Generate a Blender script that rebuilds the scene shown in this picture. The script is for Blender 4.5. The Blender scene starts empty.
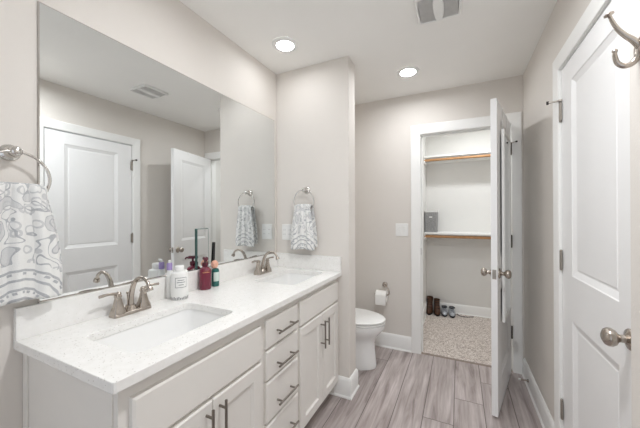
import bpy, bmesh, math, random
from mathutils import Vector, Matrix, noise
random.seed(7)
S = bpy.context.scene
COL = S.collection
PI = math.pi

# ------------------------------------------------------------------ camera
F_PX = 287.0
cam_d = bpy.data.cameras.new('camera')
cam_d.sensor_fit = 'HORIZONTAL'
cam_d.sensor_width = 36.0
cam_d.lens = 36.0 * F_PX / 640.0
cam_d.clip_start = 0.02
cam = bpy.data.objects.new('camera', cam_d)
COL.objects.link(cam)
cam.matrix_world = (Matrix.Translation((0, 0, 1.3062))
                    @ Matrix.Rotation(math.radians(25.8607), 4, 'Z')
                    @ Matrix.Rotation(math.radians(90 + 0.1046), 4, 'X')
                    @ Matrix.Rotation(math.radians(-0.212), 4, 'Z'))
S.camera = cam

# ------------------------------------------------------------------ world: daylight that comes in by the doorway behind the camera
W = bpy.data.worlds.new('world')
S.world = W
W.use_nodes = True
bg = W.node_tree.nodes['Background']
bg.inputs['Color'].default_value = (0.84, 0.91, 1.0, 1)
bg.inputs['Strength'].default_value = 0.5

LAMP = 84.0            # radiance of the ceiling lamps
LAMP_VANITY = 23.0     # dimmer: the far-sink lamp and the added unseen one over the counter
LAMP_FILL = 235.0     # added fill lamp above the camera, out of view
S.view_settings.view_transform = 'Standard'
S.view_settings.look = 'None'
S.view_settings.gamma = 1.0
S.view_settings.use_curve_mapping = False
S.view_settings.exposure = 1.28
S.cycles.max_bounces = 16
S.cycles.diffuse_bounces = 8
S.cycles.glossy_bounces = 8
S.cycles.sample_clamp_indirect = 12
S.cycles.blur_glossy = 1.0

# ------------------------------------------------------------------ materials
def lin(c):
    return tuple(((v / 255) / 12.92 if v / 255 <= 0.04045 else ((v / 255 + 0.055) / 1.055) ** 2.4) for v in c) + (1.0,)

class NT:
    def __init__(self, name):
        self.m = bpy.data.materials.new(name)
        self.m.use_nodes = True
        self.t = self.m.node_tree
        self.b = self.t.nodes['Principled BSDF']
    def n(self, kind, **kw):
        nd = self.t.nodes.new(kind)
        for k, v in kw.items():
            if k in nd.inputs:
                nd.inputs[k].default_value = v
            else:
                setattr(nd, k, v)
        return nd
    def l(self, a, b):
        self.t.links.new(a, b)
    def math(self, op, a, b=None, clamp=False):
        nd = self.t.nodes.new('ShaderNodeMath')
        nd.operation = op
        nd.use_clamp = clamp
        for i, v in enumerate((a, b)):
            if v is None:
                continue
            if isinstance(v, (int, float)):
                nd.inputs[i].default_value = v
            else:
                self.l(v, nd.inputs[i])
        return nd.outputs[0]
    def mix(self, fac, a, b):
        nd = self.t.nodes.new('ShaderNodeMix')
        nd.data_type = 'RGBA'
        for sock, v in ((nd.inputs[0], fac), (nd.inputs[6], a), (nd.inputs[7], b)):
            if isinstance(v, (int, float, tuple)):
                sock.default_value = v
            else:
                self.l(v, sock)
        return nd.outputs[2]
    def ramp(self, fac, stops):
        nd = self.t.nodes.new('ShaderNodeValToRGB')
        cr = nd.color_ramp
        while len(cr.elements) < len(stops):
            cr.elements.new(0.5)
        for e, (p, c) in zip(cr.elements, stops):
            e.position = p
            e.color = c if len(c) == 4 else tuple(c) + (1,)
        self.l(fac, nd.inputs[0])
        return nd.outputs[0]
    def bump(self, h, strength, dist=0.01):
        nd = self.t.nodes.new('ShaderNodeBump')
        nd.inputs['Strength'].default_value = strength
        nd.inputs['Distance'].default_value = dist
        self.l(h, nd.inputs['Height'])
        self.l(nd.outputs[0], self.b.inputs['Normal'])

def plain(name, rgb, rough=0.5, metal=0.0, var=0.04, scale=30.0, bump=0.0, bscale=200.0, bdist=0.002, **kw):
    """paint / plastic / metal with a faint noise in tone and surface"""
    k = NT(name)
    tc = k.n('ShaderNodeTexCoord')
    nz = k.n('ShaderNodeTexNoise', Scale=scale, Detail=3.0)
    k.l(tc.outputs['Object'], nz.inputs['Vector'])
    c = lin(rgb)
    hi = tuple(min(1, v * (1 + var)) for v in c[:3]) + (1,)
    lo = tuple(v * (1 - var) for v in c[:3]) + (1,)
    k.l(k.ramp(nz.outputs['Fac'], [(0.3, lo), (0.7, hi)]), k.b.inputs['Base Color'])
    k.b.inputs['Roughness'].default_value = rough
    k.b.inputs['Metallic'].default_value = metal
    for q, v in kw.items():
        k.b.inputs[q.replace('_', ' ')].default_value = v
    if bump:
        n2 = k.n('ShaderNodeTexNoise', Scale=bscale, Detail=2.0)
        k.l(tc.outputs['Object'], n2.inputs['Vector'])
        k.bump(n2.outputs['Fac'], bump, bdist)
    return k.m

WALL = plain('greige wall paint', (221, 216, 210), 0.75, var=0.01, scale=3, bump=0.25, bscale=160)
CEIL = plain('ceiling paint', (243, 242, 239), 0.85, var=0.01, scale=3, bump=0.3, bscale=120)
CLOSETW = plain('pale closet paint', (228, 227, 224), 0.8, var=0.01, scale=3, bump=0.2, bscale=160)
TRIM = plain('white trim paint', (241, 241, 239), 0.35, var=0.008, scale=4)
DOORM = plain('white door paint', (238, 238, 238), 0.38, var=0.008, scale=4, bump=0.05, bscale=90)
CAB = plain('warm white cabinet paint', (229, 226, 221), 0.4, var=0.01, scale=5)
DARK = plain('dark recess', (40, 38, 36), 0.8)
CERAMIC = plain('white glazed ceramic', (240, 240, 239), 0.12, var=0.005, scale=3)
NICKEL = plain('brushed nickel', (182, 173, 164), 0.22, metal=1.0, var=0.05, scale=80)
CHROME = plain('polished chrome', (215, 212, 208), 0.14, metal=1.0, var=0.02)
STEEL = plain('satin steel', (176, 170, 162), 0.35, metal=1.0, var=0.04)
WHITEP = plain('white plastic', (236, 236, 234), 0.35, var=0.01)
GRILLE = plain('grey vent mesh', (216, 215, 213), 0.6, var=0.05)
GRILLED = plain('vent backing', (182, 181, 179), 0.8)
PAPER = plain('toilet paper', (243, 242, 239), 0.95, var=0.01, bump=0.2, bscale=300)
RUBBER = plain('dark rubber', (45, 40, 38), 0.7)
RAWWOOD = plain('raw pine', (186, 140, 96), 0.6, var=0.12, scale=25)
MAROON = plain('maroon plastic', (112, 34, 56), 0.22, var=0.03)
MAROOND = plain('dark maroon cap', (84, 24, 42), 0.25, var=0.03)
GOLDTXT = plain('gold print', (196, 140, 96), 0.4)
TEAL = plain('dark teal plastic', (44, 104, 98), 0.25)
PALEGRN = plain('pale label', (205, 220, 212), 0.5)
PURPLE = plain('lavender plastic', (160, 142, 192), 0.4)
PEACH = plain('peach mesh', (232, 178, 156), 0.8, var=0.1, scale=60)
HINGED = plain('aged hinge metal', (92, 86, 80), 0.4, metal=1.0, var=0.1)
PULLM = plain('satin nickel pull', (140, 134, 127), 0.3, metal=1.0, var=0.04)
BLACKP = plain('black plastic', (24, 24, 26), 0.4)
GREYTXT = plain('grey print', (120, 122, 126), 0.6)
BINM = plain('grey woven fabric', (146, 146, 146), 0.95, var=0.25, scale=120, bump=0.6, bscale=260)
BOOT = plain('brown leather', (84, 54, 36), 0.55, var=0.35, scale=22, bump=0.4, bscale=60)
BOOTSOLE = plain('dark sole', (36, 28, 24), 0.8)
SNEAK = plain('pale grey shoe fabric', (176, 180, 186), 0.85, var=0.1, scale=60)
SNEAKD = plain('navy black shoe trim', (26, 28, 34), 0.7)
GLASSEDGE = plain('green glass edge', (62, 94, 90), 0.15)
STRIP = plain('transition strip', (142, 128, 118), 0.5, var=0.08, scale=20)

def mirror_mat():
    k = NT('mirror silver')
    k.b.inputs['Base Color'].default_value = (0.83, 0.85, 0.85, 1)
    k.b.inputs['Metallic'].default_value = 1.0
    k.b.inputs['Roughness'].default_value = 0.0
    return k.m
MIRROR = mirror_mat()

def lamp_mat(strength, col=(0.945, 0.963, 0.985, 1)):
    k = NT('lamp diffuser')
    k.b.inputs['Base Color'].default_value = (0.9, 0.9, 0.9, 1)
    k.b.inputs['Emission Color'].default_value = col
    k.b.inputs['Emission Strength'].default_value = strength
    return k.m
LAMPM = lamp_mat(LAMP)
LAMPV = lamp_mat(LAMP_VANITY)
LAMPF = lamp_mat(LAMP_FILL)
LAMPC = lamp_mat(LAMP * 1.0, (0.95, 0.975, 1.0, 1))  # for the added closet lamp, out of view

def quartz():
    k = NT('speckled white quartz')
    tc = k.n('ShaderNodeTexCoord')
    v = k.n('ShaderNodeTexVoronoi', Scale=225.0)
    k.l(tc.outputs['Object'], v.inputs['Vector'])
    n = k.n('ShaderNodeTexNoise', Scale=40.0, Detail=3.0)
    k.l(tc.outputs['Object'], n.inputs['Vector'])
    sel = k.n('ShaderNodeSeparateColor')
    k.l(v.outputs['Color'], sel.inputs[0])
    rare = k.math('GREATER_THAN', sel.outputs[0], 0.90)
    near = k.math('LESS_THAN', v.outputs['Distance'], 0.33)
    spot = k.math('MULTIPLY', rare, near)
    base = k.ramp(n.outputs['Fac'], [(0.3, lin((235, 234, 231))), (0.7, lin((241, 240, 238)))])
    tone = k.ramp(sel.outputs[1], [(0.2, lin((150, 142, 134))), (0.8, lin((206, 200, 192)))])
    k.l(k.mix(k.math('MULTIPLY', spot, 0.85), base, tone), k.b.inputs['Base Color'])
    k.b.inputs['Roughness'].default_value = 0.22
    return k.m
QUARTZ = quartz()

def planks():
    k = NT('grey wood plank floor')
    tc = k.n('ShaderNodeTexCoord')
    sp = k.n('ShaderNodeSeparateXYZ')
    k.l(tc.outputs['Object'], sp.inputs[0])
    x = k.math('DIVIDE', k.math('ADD', sp.outputs[0], 0.036), 0.181)
    ix = k.math('FLOOR', x)
    fx = k.math('SUBTRACT', x, ix)
    y = k.math('DIVIDE', k.math('SUBTRACT', sp.outputs[1], k.math('ADD', k.math('MULTIPLY', ix, 0.295), 2.25)), 1.5)
    iy = k.math('FLOOR', y)
    fy = k.math('SUBTRACT', y, iy)
    cb = k.n('ShaderNodeCombineXYZ')
    k.l(ix, cb.inputs[0]); k.l(iy, cb.inputs[1])
    wn = k.n('ShaderNodeTexWhiteNoise', noise_dimensions='3D')
    k.l(cb.outputs[0], wn.inputs['Vector'])
    # grain: stretched along the plank, shifted plank by plank
    g = k.n('ShaderNodeCombineXYZ')
    k.l(k.math('MULTIPLY', sp.outputs[0], 24.0), g.inputs[0])
    k.l(k.math('MULTIPLY', sp.outputs[1], 2.0), g.inputs[1])
    k.l(k.math('MULTIPLY', wn.outputs['Value'], 40.0), g.inputs[2])
    n1 = k.n('ShaderNodeTexNoise', Scale=1.0, Detail=5.0, Roughness=0.6, Distortion=0.6)
    k.l(g.outputs[0], n1.inputs['Vector'])
    g2 = k.n('ShaderNodeCombineXYZ')
    k.l(k.math('MULTIPLY', sp.outputs[0], 90.0), g2.inputs[0])
    k.l(k.math('MULTIPLY', sp.outputs[1], 4.0), g2.inputs[1])
    k.l(k.math('MULTIPLY', wn.outputs['Value'], 70.0), g2.inputs[2])
    n2 = k.n('ShaderNodeTexNoise', Scale=1.0, Detail=3.0)
    k.l(g2.outputs[0], n2.inputs['Vector'])
    col = k.ramp(n1.outputs['Fac'], [(0.28, lin((138, 127, 125))), (0.44, lin((174, 164, 162))), (0.58, lin((191, 182, 181))), (0.74, lin((212, 204, 203)))])
    fine = k.ramp(n2.outputs['Fac'], [(0.3, (0.86, 0.85, 0.84)), (0.7, (1.06, 1.06, 1.06))])
    mul = k.n('ShaderNodeMix', data_type='RGBA', blend_type='MULTIPLY')
    mul.inputs[0].default_value = 1.0
    k.l(col, mul.inputs[6]); k.l(fine, mul.inputs[7])
    tone = k.ramp(wn.outputs['Value'], [(0.0, (0.84, 0.83, 0.82)), (1.0, (1.04, 1.03, 1.02))])
    mul2 = k.n('ShaderNodeMix', data_type='RGBA', blend_type='MULTIPLY')
    mul2.inputs[0].default_value = 1.0
    k.l(mul.outputs[2], mul2.inputs[6]); k.l(tone, mul2.inputs[7])
    ex = k.math('MULTIPLY', k.math('MINIMUM', fx, k.math('SUBTRACT', 1.0, fx)), 0.181)
    ey = k.math('MULTIPLY', k.math('MINIMUM', fy, k.math('SUBTRACT', 1.0, fy)), 1.5)
    e = k.math('MINIMUM', ex, ey)
    seam = k.math('LESS_THAN', e, 0.0025)
    k.l(k.mix(k.math('MULTIPLY', seam, 0.85), mul2.outputs[2], lin((84, 76, 72))), k.b.inputs['Base Color'])
    k.b.inputs['Roughness'].default_value = 0.45
    k.bump(k.math('SUBTRACT', k.math('MULTIPLY', n2.outputs['Fac'], 0.3), seam), 0.25, 0.002)
    return k.m
PLANK = planks()

def carpet_mat():
    k = NT('beige carpet pile')
    tc = k.n('ShaderNodeTexCoord')
    n1 = k.n('ShaderNodeTexNoise', Scale=140.0, Detail=3.0, Roughness=0.8)
    tuft = k.n('ShaderNodeTexVoronoi', Scale=120.0)
    k.l(tc.outputs['Object'], n1.inputs['Vector']); k.l(tc.outputs['Object'], tuft.inputs['Vector'])
    sc = k.n('ShaderNodeSeparateColor')
    k.l(tuft.outputs['Color'], sc.inputs[0])
    f = k.math('ADD', k.math('MULTIPLY', n1.outputs['Fac'], 0.6), k.math('MULTIPLY', sc.outputs[0], 0.4))
    k.l(k.ramp(f, [(0.28, lin((150, 132, 120))), (0.48, lin((208, 195, 185))), (0.68, lin((240, 232, 225)))]), k.b.inputs['Base Color'])
    k.b.inputs['Roughness'].default_value = 1.0
    k.b.inputs['Sheen Weight'].default_value = 0.3
    k.bump(n1.outputs['Fac'], 0.9, 0.01)
    return k.m
CARPET = carpet_mat()

def towel_mat():
    """white terry with grey scrolls above and banded medallion arcs along the lower hem (uses the towel's own UV)"""
    k = NT('grey patterned white terry')
    tc = k.n('ShaderNodeTexCoord')
    sp = k.n('ShaderNodeSeparateXYZ')
    k.l(tc.outputs['UV'], sp.inputs[0])
    u, v = sp.outputs[0], sp.outputs[1]           # u, v in metres on the cloth
    sc = k.n('ShaderNodeCombineXYZ')
    k.l(u, sc.inputs[0]); k.l(v, sc.inputs[1])
    n = k.n('ShaderNodeTexNoise', Scale=13.0, Detail=0.0, Distortion=0.9)
    k.l(sc.outputs[0], n.inputs['Vector'])
    iso = k.math('ABSOLUTE', k.math('SUBTRACT', k.math('FRACT', k.math('MULTIPLY', n.outputs['Fac'], 6.0)), 0.5))
    line = k.math('LESS_THAN', iso, 0.085)
    vo = k.n('ShaderNodeTexVoronoi', Scale=26.0)
    k.l(sc.outputs[0], vo.inputs['Vector'])
    ring = k.math('LESS_THAN', k.math('ABSOLUTE', k.math('SUBTRACT', vo.outputs['Distance'], 0.36)), 0.06)
    wash = k.math('MULTIPLY', k.math('GREATER_THAN', n.outputs['Fac'], 0.58), 0.45)
    scroll = k.math('MAXIMUM', k.math('MAXIMUM', line, k.math('MULTIPLY', ring, 0.6)), wash)
    du = k.math('SUBTRACT', u, 0.0)
    dv = k.math('ADD', v, 0.035)
    r = k.math('SQRT', k.math('ADD', k.math('MULTIPLY', du, du), k.math('MULTIPLY', dv, dv)))
    bands = k.math('LESS_THAN', k.math('ABSOLUTE', k.math('SUBTRACT', k.math('FRACT', k.math('MULTIPLY', r, 34.0)), 0.5)), 0.13)
    beads_a = k.math('SINE', k.math('MULTIPLY', k.math('ARCTAN2', dv, du), 26.0))
    beadrow = k.math('MULTIPLY', k.math('GREATER_THAN', beads_a, 0.1),
                     k.math('LESS_THAN', k.math('ABSOLUTE', k.math('SUBTRACT', k.math('FRACT', k.math('MULTIPLY', r, 17.0)), 0.08)), 0.07))
    med = k.math('MAXIMUM', bands, beadrow)
    inner = k.math('LESS_THAN', r, 0.155)
    pat = k.math('ADD', k.math('MULTIPLY', inner, med), k.math('MULTIPLY', k.math('SUBTRACT', 1.0, inner), scroll))
    fz = k.n('ShaderNodeTexNoise', Scale=420.0, Detail=2.0)
    k.l(sc.outputs[0], fz.inputs['Vector'])
    pf = k.math('MULTIPLY', pat, k.math('ADD', 0.35, k.math('MULTIPLY', fz.outputs['Fac'], 0.8)), clamp=True)
    k.l(k.mix(pf, lin((234, 234, 232)), lin((158, 161, 167))), k.b.inputs['Base Color'])
    k.b.inputs['Roughness'].default_value = 1.0
    k.b.inputs['Sheen Weight'].default_value = 0.25
    k.bump(fz.outputs['Fac'], 0.7, 0.003)
    return k.m
TOWEL = towel_mat()

# ------------------------------------------------------------------ mesh helpers
class MB:
    def __init__(self):
        self.v, self.f, self.mi, self.mats = [], [], [], []
    def mat(self, m):
        if m not in self.mats:
            self.mats.append(m)
        return self.mats.index(m)
    def add(self, vs, fs, m, M=None):
        o = len(self.v)
        for p in vs:
            p = Vector(p)
            self.v.append(M @ p if M else p)
        i = self.mat(m)
        for f in fs:
            self.f.append([o + a for a in f]); self.mi.append(i)
        return self
    def box(self, x0, x1, y0, y1, z0, z1, m, M=None):
        vs = [(x, y, z) for z in (z0, z1) for y in (y0, y1) for x in (x0, x1)]
        fs = [(0, 2, 3, 1), (4, 5, 7, 6), (0, 1, 5, 4), (2, 6, 7, 3), (0, 4, 6, 2), (1, 3, 7, 5)]
        return self.add(vs, fs, m, M)
    def loft(self, rings, m, caps=(True, True), closed=True, M=None):
        vs, fs, n = [], [], len(rings[0])
        for r in rings:
            vs += list(r)
        for j in range(len(rings) - 1):
            for i in range(n if closed else n - 1):
                a, b = j * n + i, j * n + (i + 1) % n
                fs.append((a, b, b + n, a + n))
        if caps[0]:
            fs.append(tuple(reversed(range(n))))
        if caps[1]:
            fs.append(tuple(range((len(rings) - 1) * n, len(rings) * n)))
        return self.add(vs, fs, m, M)
    def lathe(self, prof, m, seg=28, M=None, caps=(True, True)):
        rings = [[(max(r, 1e-5) * math.cos(2 * PI * i / seg), max(r, 1e-5) * math.sin(2 * PI * i / seg), z) for i in range(seg)] for r, z in prof]
        return self.loft(rings, m, caps, M=M)
    def tube(self, pts, rad, m, seg=12, M=None, closed=False, sx=1.0):
        pts = [Vector(p) for p in pts]
        n = len(pts)
        rad = rad if isinstance(rad, (list, tuple)) else [rad] * n
        tang = []
        for i in range(n):
            a = pts[(i - 1) % n] if (i > 0 or closed) else pts[i]
            b = pts[(i + 1) % n] if (i < n - 1 or closed) else pts[i]
            tang.append((b - a).normalized())
        up = Vector((0, 0, 1)) if abs(tang[0].z) < 0.9 else Vector((1, 0, 0))
        nrm = (up - tang[0] * up.dot(tang[0])).normalized()
        rings = []
        for i in range(n):
            t = tang[i]
            nrm = (nrm - t * nrm.dot(t)).normalized()
            bi = t.cross(nrm)
            rings.append([pts[i] + (nrm * math.cos(2 * PI * k / seg) + bi * math.sin(2 * PI * k / seg) * sx) * rad[i] for k in range(seg)])
        if closed:
            rings.append(rings[0])
        return self.loft(rings, m, (not closed, not closed), M=M)
    def sphere(self, c, r, m, seg=20, rings=12, sz=1.0, M=None):
        prof = [(r * math.sin(PI * i / rings), -r * sz * math.cos(PI * i / rings)) for i in range(rings + 1)]
        T = Matrix.Translation(c)
        return self.lathe(prof, m, seg, (M @ T) if M else T)
    def build(self, name, parent=None, loc=None, bevel=0.0, smooth=True, angle=38, segs=2, sub=0):
        me = bpy.data.meshes.new(name)
        me.from_pydata([tuple(p) for p in self.v], [], self.f)
        for m in self.mats:
            me.materials.append(m)
        me.polygons.foreach_set('material_index', self.mi)
        bm = bmesh.new(); bm.from_mesh(me)
        bmesh.ops.remove_doubles(bm, verts=bm.verts, dist=2e-5)
        bmesh.ops.recalc_face_normals(bm, faces=bm.faces)
        bm.to_mesh(me); bm.free()
        if smooth:
            me.polygons.foreach_set('use_smooth', [True] * len(me.polygons))
            me.set_sharp_from_angle(angle=math.radians(angle))
        o = bpy.data.objects.new(name, me)
        COL.objects.link(o)
        if parent is not None:
            o.parent = parent
        if loc is not None:
            o.location = loc
        if bevel:
            b = o.modifiers.new('bevel', 'BEVEL')
            b.width = bevel; b.segments = segs; b.limit_method = 'ANGLE'; b.angle_limit = math.radians(40)
            b.harden_normals = False
        if sub:
            s = o.modifiers.new('sub', 'SUBSURF'); s.levels = sub; s.render_levels = sub
        return o

def axis_m(loc, z):
    """matrix whose local Z points along z, at loc"""
    z = Vector(z).normalized()
    q = Vector((0, 0, 1)).rotation_difference(z)
    return Matrix.Translation(loc) @ q.to_matrix().to_4x4()

def tag(o, label, cat, group=None):
    o['label'] = label; o['category'] = cat
    if group:
        o['group'] = group
    return o

def thing(name, label, cat, loc=(0, 0, 0), rz=0.0, group=None):
    o = bpy.data.objects.new(name, None)
    o.empty_display_size = 0.05
    COL.objects.link(o)
    o.location = loc; o.rotation_euler = (0, 0, rz)
    return tag(o, label, cat, group)

def struct(o, label=None):
    o['kind'] = 'structure'
    return o

def rrect(cx, cy, hx, hy, r, z, n=6):
    pts = []
    for (sx, sy, a0) in ((1, 1, 0), (-1, 1, 90), (-1, -1, 180), (1, -1, 270)):
        for i in range(n + 1):
            a = math.radians(a0 + 90 * i / n)
            pts.append((cx + sx * (hx - r) + r * math.cos(a), cy + sy * (hy - r) + r * math.sin(a), z))
    return pts

def catmull(pts, n=8):
    P = [Vector(p) for p in pts]
    P = [P[0] * 2 - P[1]] + P + [P[-1] * 2 - P[-2]]
    out = []
    for i in range(1, len(P) - 2):
        for k in range(n):
            t = k / n
            a, b, c, d = P[i - 1], P[i], P[i + 1], P[i + 2]
            out.append(0.5 * ((2 * b) + (c - a) * t + (2 * a - 5 * b + 4 * c - d) * t * t + (3 * b - a - 3 * c + d) * t ** 3))
    out.append(P[-2])
    return out

# ------------------------------------------------------------------ room dimensions (metres)
XM = -1.3265      # mirror wall
XR = 0.4742       # wall with the closed door
XS = 0.345        # face of the wall return beside the camera
YS = 0.885        # its far corner
YP, YPT, XP = 1.932, 2.073, -0.708      # partition by the vanity
YB, YB2 = 2.8314, 2.950                  # wall with the closet opening
YN = -1.05                               # wall behind the camera
H = 2.44
JL, JR, JZ = -0.3244, 0.392, 2.0527      # closet opening, clear
D2A, D2B, D2Z = 1.150, 1.866, 2.045      # closed door opening, clear
CX0, CX1, CY1 = -0.405, 1.15, 4.17       # closet

# ------------------------------------------------------------------ structure
struct(MB().box(XM - .1, XR + .1, YN - .1, YB + .012, -.06, 0, PLANK).build('floor', smooth=False))
struct(MB().box(XM - .1, XR + .1, YN - .1, YB2, H, H + .08, CEIL).build('ceiling', smooth=False))
struct(MB().box(XM - .1, XM, YN - .1, YB2, 0, H, WALL).build('wall_left', smooth=False))
m = MB()
m.box(XR, XR + .11, YS, D2A - .02, 0, H, WALL)
m.box(XR, XR + .11, D2B + .02, YB, 0, H, WALL)
m.box(XR, XR + .11, D2A - .02, D2B + .02, D2Z + .02, H, WALL)
struct(m.build('wall_right', smooth=False))
struct(MB().box(XS, XR + .11, YN, YS, 0, H, WALL).build('wall_right_return', smooth=False, bevel=.004))
m = MB()
m.box(XM, JL - .02, YB, YB2, 0, H, WALL)
m.box(JR + .02, XR + .11, YB, YB2, 0, H, WALL)
m.box(JL - .02, JR + .02, YB, YB2, JZ + .02, H, WALL)
struct(m.build('wall_back', smooth=False))
struct(MB().box(XM, XP, YP, YPT, 0, H, WALL).build('wall_partition', smooth=False, bevel=.004))
m = MB()                                  # wall behind the camera with the wide opening the daylight comes by
m.box(XM, -0.95, YN - .1, YN, 0, H, WALL)
m.box(-0.95, XS, YN - .1, YN, 2.1, H, WALL)
struct(m.build('wall_near', smooth=False))
# closet shell
struct(MB().box(CX0 - .1, CX0, YB2, CY1 + .1, 0, H, CLOSETW).build('wall_closet_left', smooth=False))
struct(MB().box(CX0, CX1, CY1, CY1 + .1, 0, H, CLOSETW).build('wall_closet_back', smooth=False))
struct(MB().box(CX1, CX1 + .1, YB2, CY1 + .1, 0, H, CLOSETW).build('wall_closet_right', smooth=False))
struct(MB().box(XR + .11, CX1 + .1, YB2 - .1, YB2, 0, H, CLOSETW).build('wall_closet_front', smooth=False))
struct(MB().box(CX0 - .1, CX1 + .1, YB2, CY1 + .1, H, H + .08, CEIL).build('ceiling_closet', smooth=False))

def carpet():
    nx, ny = 190, 160
    vs, fs = [], []
    y0 = YB + .02
    for j in range(ny + 1):
        for i in range(nx + 1):
            x = CX0 + (CX1 - CX0) * i / nx
            y = y0 + (CY1 - y0) * j / ny
            h = .004 + .002 * noise.noise((x * 60, y * 60, 0)) + .004 * noise.noise((x * 170, y * 170, 3))
            h *= min(1, j / 2 + .2)
            vs.append((x, y, h))
    for j in range(ny):
        for i in range(nx):
            a = j * (nx + 1) + i
            x = CX0 + (CX1 - CX0) * (i + .5) / nx
            y = y0 + (CY1 - y0) * (j + .5) / ny
            if y < YB2 and not (JL < x < JR):
                continue
            fs.append((a, a + 1, a + nx + 2, a + nx + 1))
    return MB().add(vs, fs, CARPET)
m = carpet()
m.box(CX0 - .1, CX1 + .1, YB + .013, CY1 + .1, -.06, -.008, CARPET)
struct(m.build('floor_closet_carpet', angle=180))
m = MB()
m.loft([[(x, YB + .0 + dy, dz) for dy, dz in ((-.002, 0), (.0, .004), (.010, .007), (.022, .006), (.026, 0))] for x in (JL, JR)], STRIP)
struct(m.build('trim_threshold'))

# baseboards: profile in (out, up), swept along a polyline of wall corners
def base_prof(h=.14, t=.014):
    return [(0, 0), (.022, 0), (.0215, .006), (.018, .012), (t, .015), (t, h - .02), (t - .003, h - .012), (.006, h - .003), (.004, h), (0, h)]
def skirting(name, path, h=.14, mat=TRIM):
    """path: floor points; the room lies on the LEFT of the walking direction"""
    P = [Vector((x, y, 0)) for x, y in path]
    rings = []
    for i, p in enumerate(P):
        d0 = (P[i] - P[i - 1]).normalized() if i else (P[1] - P[0]).normalized()
        d1 = (P[i + 1] - P[i]).normalized() if i < len(P) - 1 else d0
        n0 = Vector((-d0.y, d0.x, 0)); n1 = Vector((-d1.y, d1.x, 0))
        b = (n0 + n1); b = b / max(.2, b.dot(n0))
        rings.append([p + b * o + Vector((0, 0, z)) for o, z in base_prof(h)])
    m = MB(); m.loft(rings, mat)
    return struct(m.build(name, angle=30))
CAS = .073
skirting('baseboard_back', [(JL - .086, YB), (XM, YB)])
skirting('baseboard_left', [(XM, YB), (XM, YPT)])
skirting('baseboard_partition', [(XM, YPT), (XP, YPT), (XP, YP), (-.86, YP)])
skirting('baseboard_right', [(XR, D2B + CAS + .008), (XR, YB - .017)])
skirting('baseboard_right_near', [(XR, YS), (XR, D2A - CAS - .008)])
skirting('baseboard_left_near', [(XM, .43), (XM, YN)])
skirting('baseboard_closet_back', [(CX1, CY1), (CX0, CY1)], .125)
skirting('baseboard_closet_left', [(CX0, CY1), (CX0, YB2)], .125)

# casings and jambs
def casing(name, u0, u1, ztop, put, w=CAS, wr=None):
    """put(u, o, z) -> world; u along the wall, o out of the wall; colonial-like stepped profile"""
    wr = wr or w
    m = MB()
    prof = [(0, 0), (0, .011), (.010, .014), (w * .5, .016), (w - .006, .018), (w, .015), (w, 0)]
    def leg(ua, sgn, ww):
        k = ww / w
        rings = []
        for z, ext in ((0, 0), (ztop, 1)):
            rings.append([put(ua + sgn * a * k, o, z + (a * ext)) for a, o in prof])
        m.loft(rings, TRIM)
    leg(u0, -1, w); leg(u1, 1, wr)
    m.loft([[put(u0 - a, o, ztop + a) for a, o in prof], [put(u1 + a * wr / w, o, ztop + a) for a, o in prof]], TRIM)
    return struct(m.build(name, angle=25))
casing('trim_closet_casing', JL, JR + .004, JZ, lambda u, o, z: (u, YB - o, z), w=.086, wr=.064)
casing('trim_door_casing', D2A - .006, D2B + .006, D2Z + .004, lambda u, o, z: (XR - o, u, z))
m = MB()
m.box(JL - .02, JL, YB - .001, YB2 + .001, 0, JZ, TRIM)
m.box(JR, JR + .02, YB - .001, YB2 + .001, 0, JZ, TRIM)
m.box(JL - .02, JR + .02, YB - .001, YB2 + .001, JZ, JZ + .02, TRIM)
m.box(JL, JL + .011, YB + .04, YB + .075, 0, JZ - .011, TRIM)       # stop strips
m.box(JR - .011, JR, YB + .04, YB + .075, 0, JZ - .011, TRIM)
m.box(JL, JR, YB + .04, YB + .075, JZ - .011, JZ, TRIM)
jamb = struct(m.build('trim_closet_jamb', smooth=False, bevel=.0015))
MB().box(JL - .0005, JL + .0015, YB + .004, YB + .030, .925, .985, STEEL).build('strike_plate', jamb)
m = MB()
m.box(XR - .001, XR + .11, D2A - .02, D2A - .002, 0, D2Z, TRIM)
m.box(XR - .001, XR + .11, D2B + .002, D2B + .02, 0, D2Z, TRIM)
m.box(XR - .001, XR + .11, D2A - .02, D2B + .02, D2Z, D2Z + .02, TRIM)
m.box(XR + .045, XR + .08, D2A - .002, D2A + .012, 0, D2Z, TRIM)
m.box(XR + .045, XR + .08, D2B - .012, D2B + .002, 0, D2Z, TRIM)
struct(m.build('trim_door_jamb', smooth=False))

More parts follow.
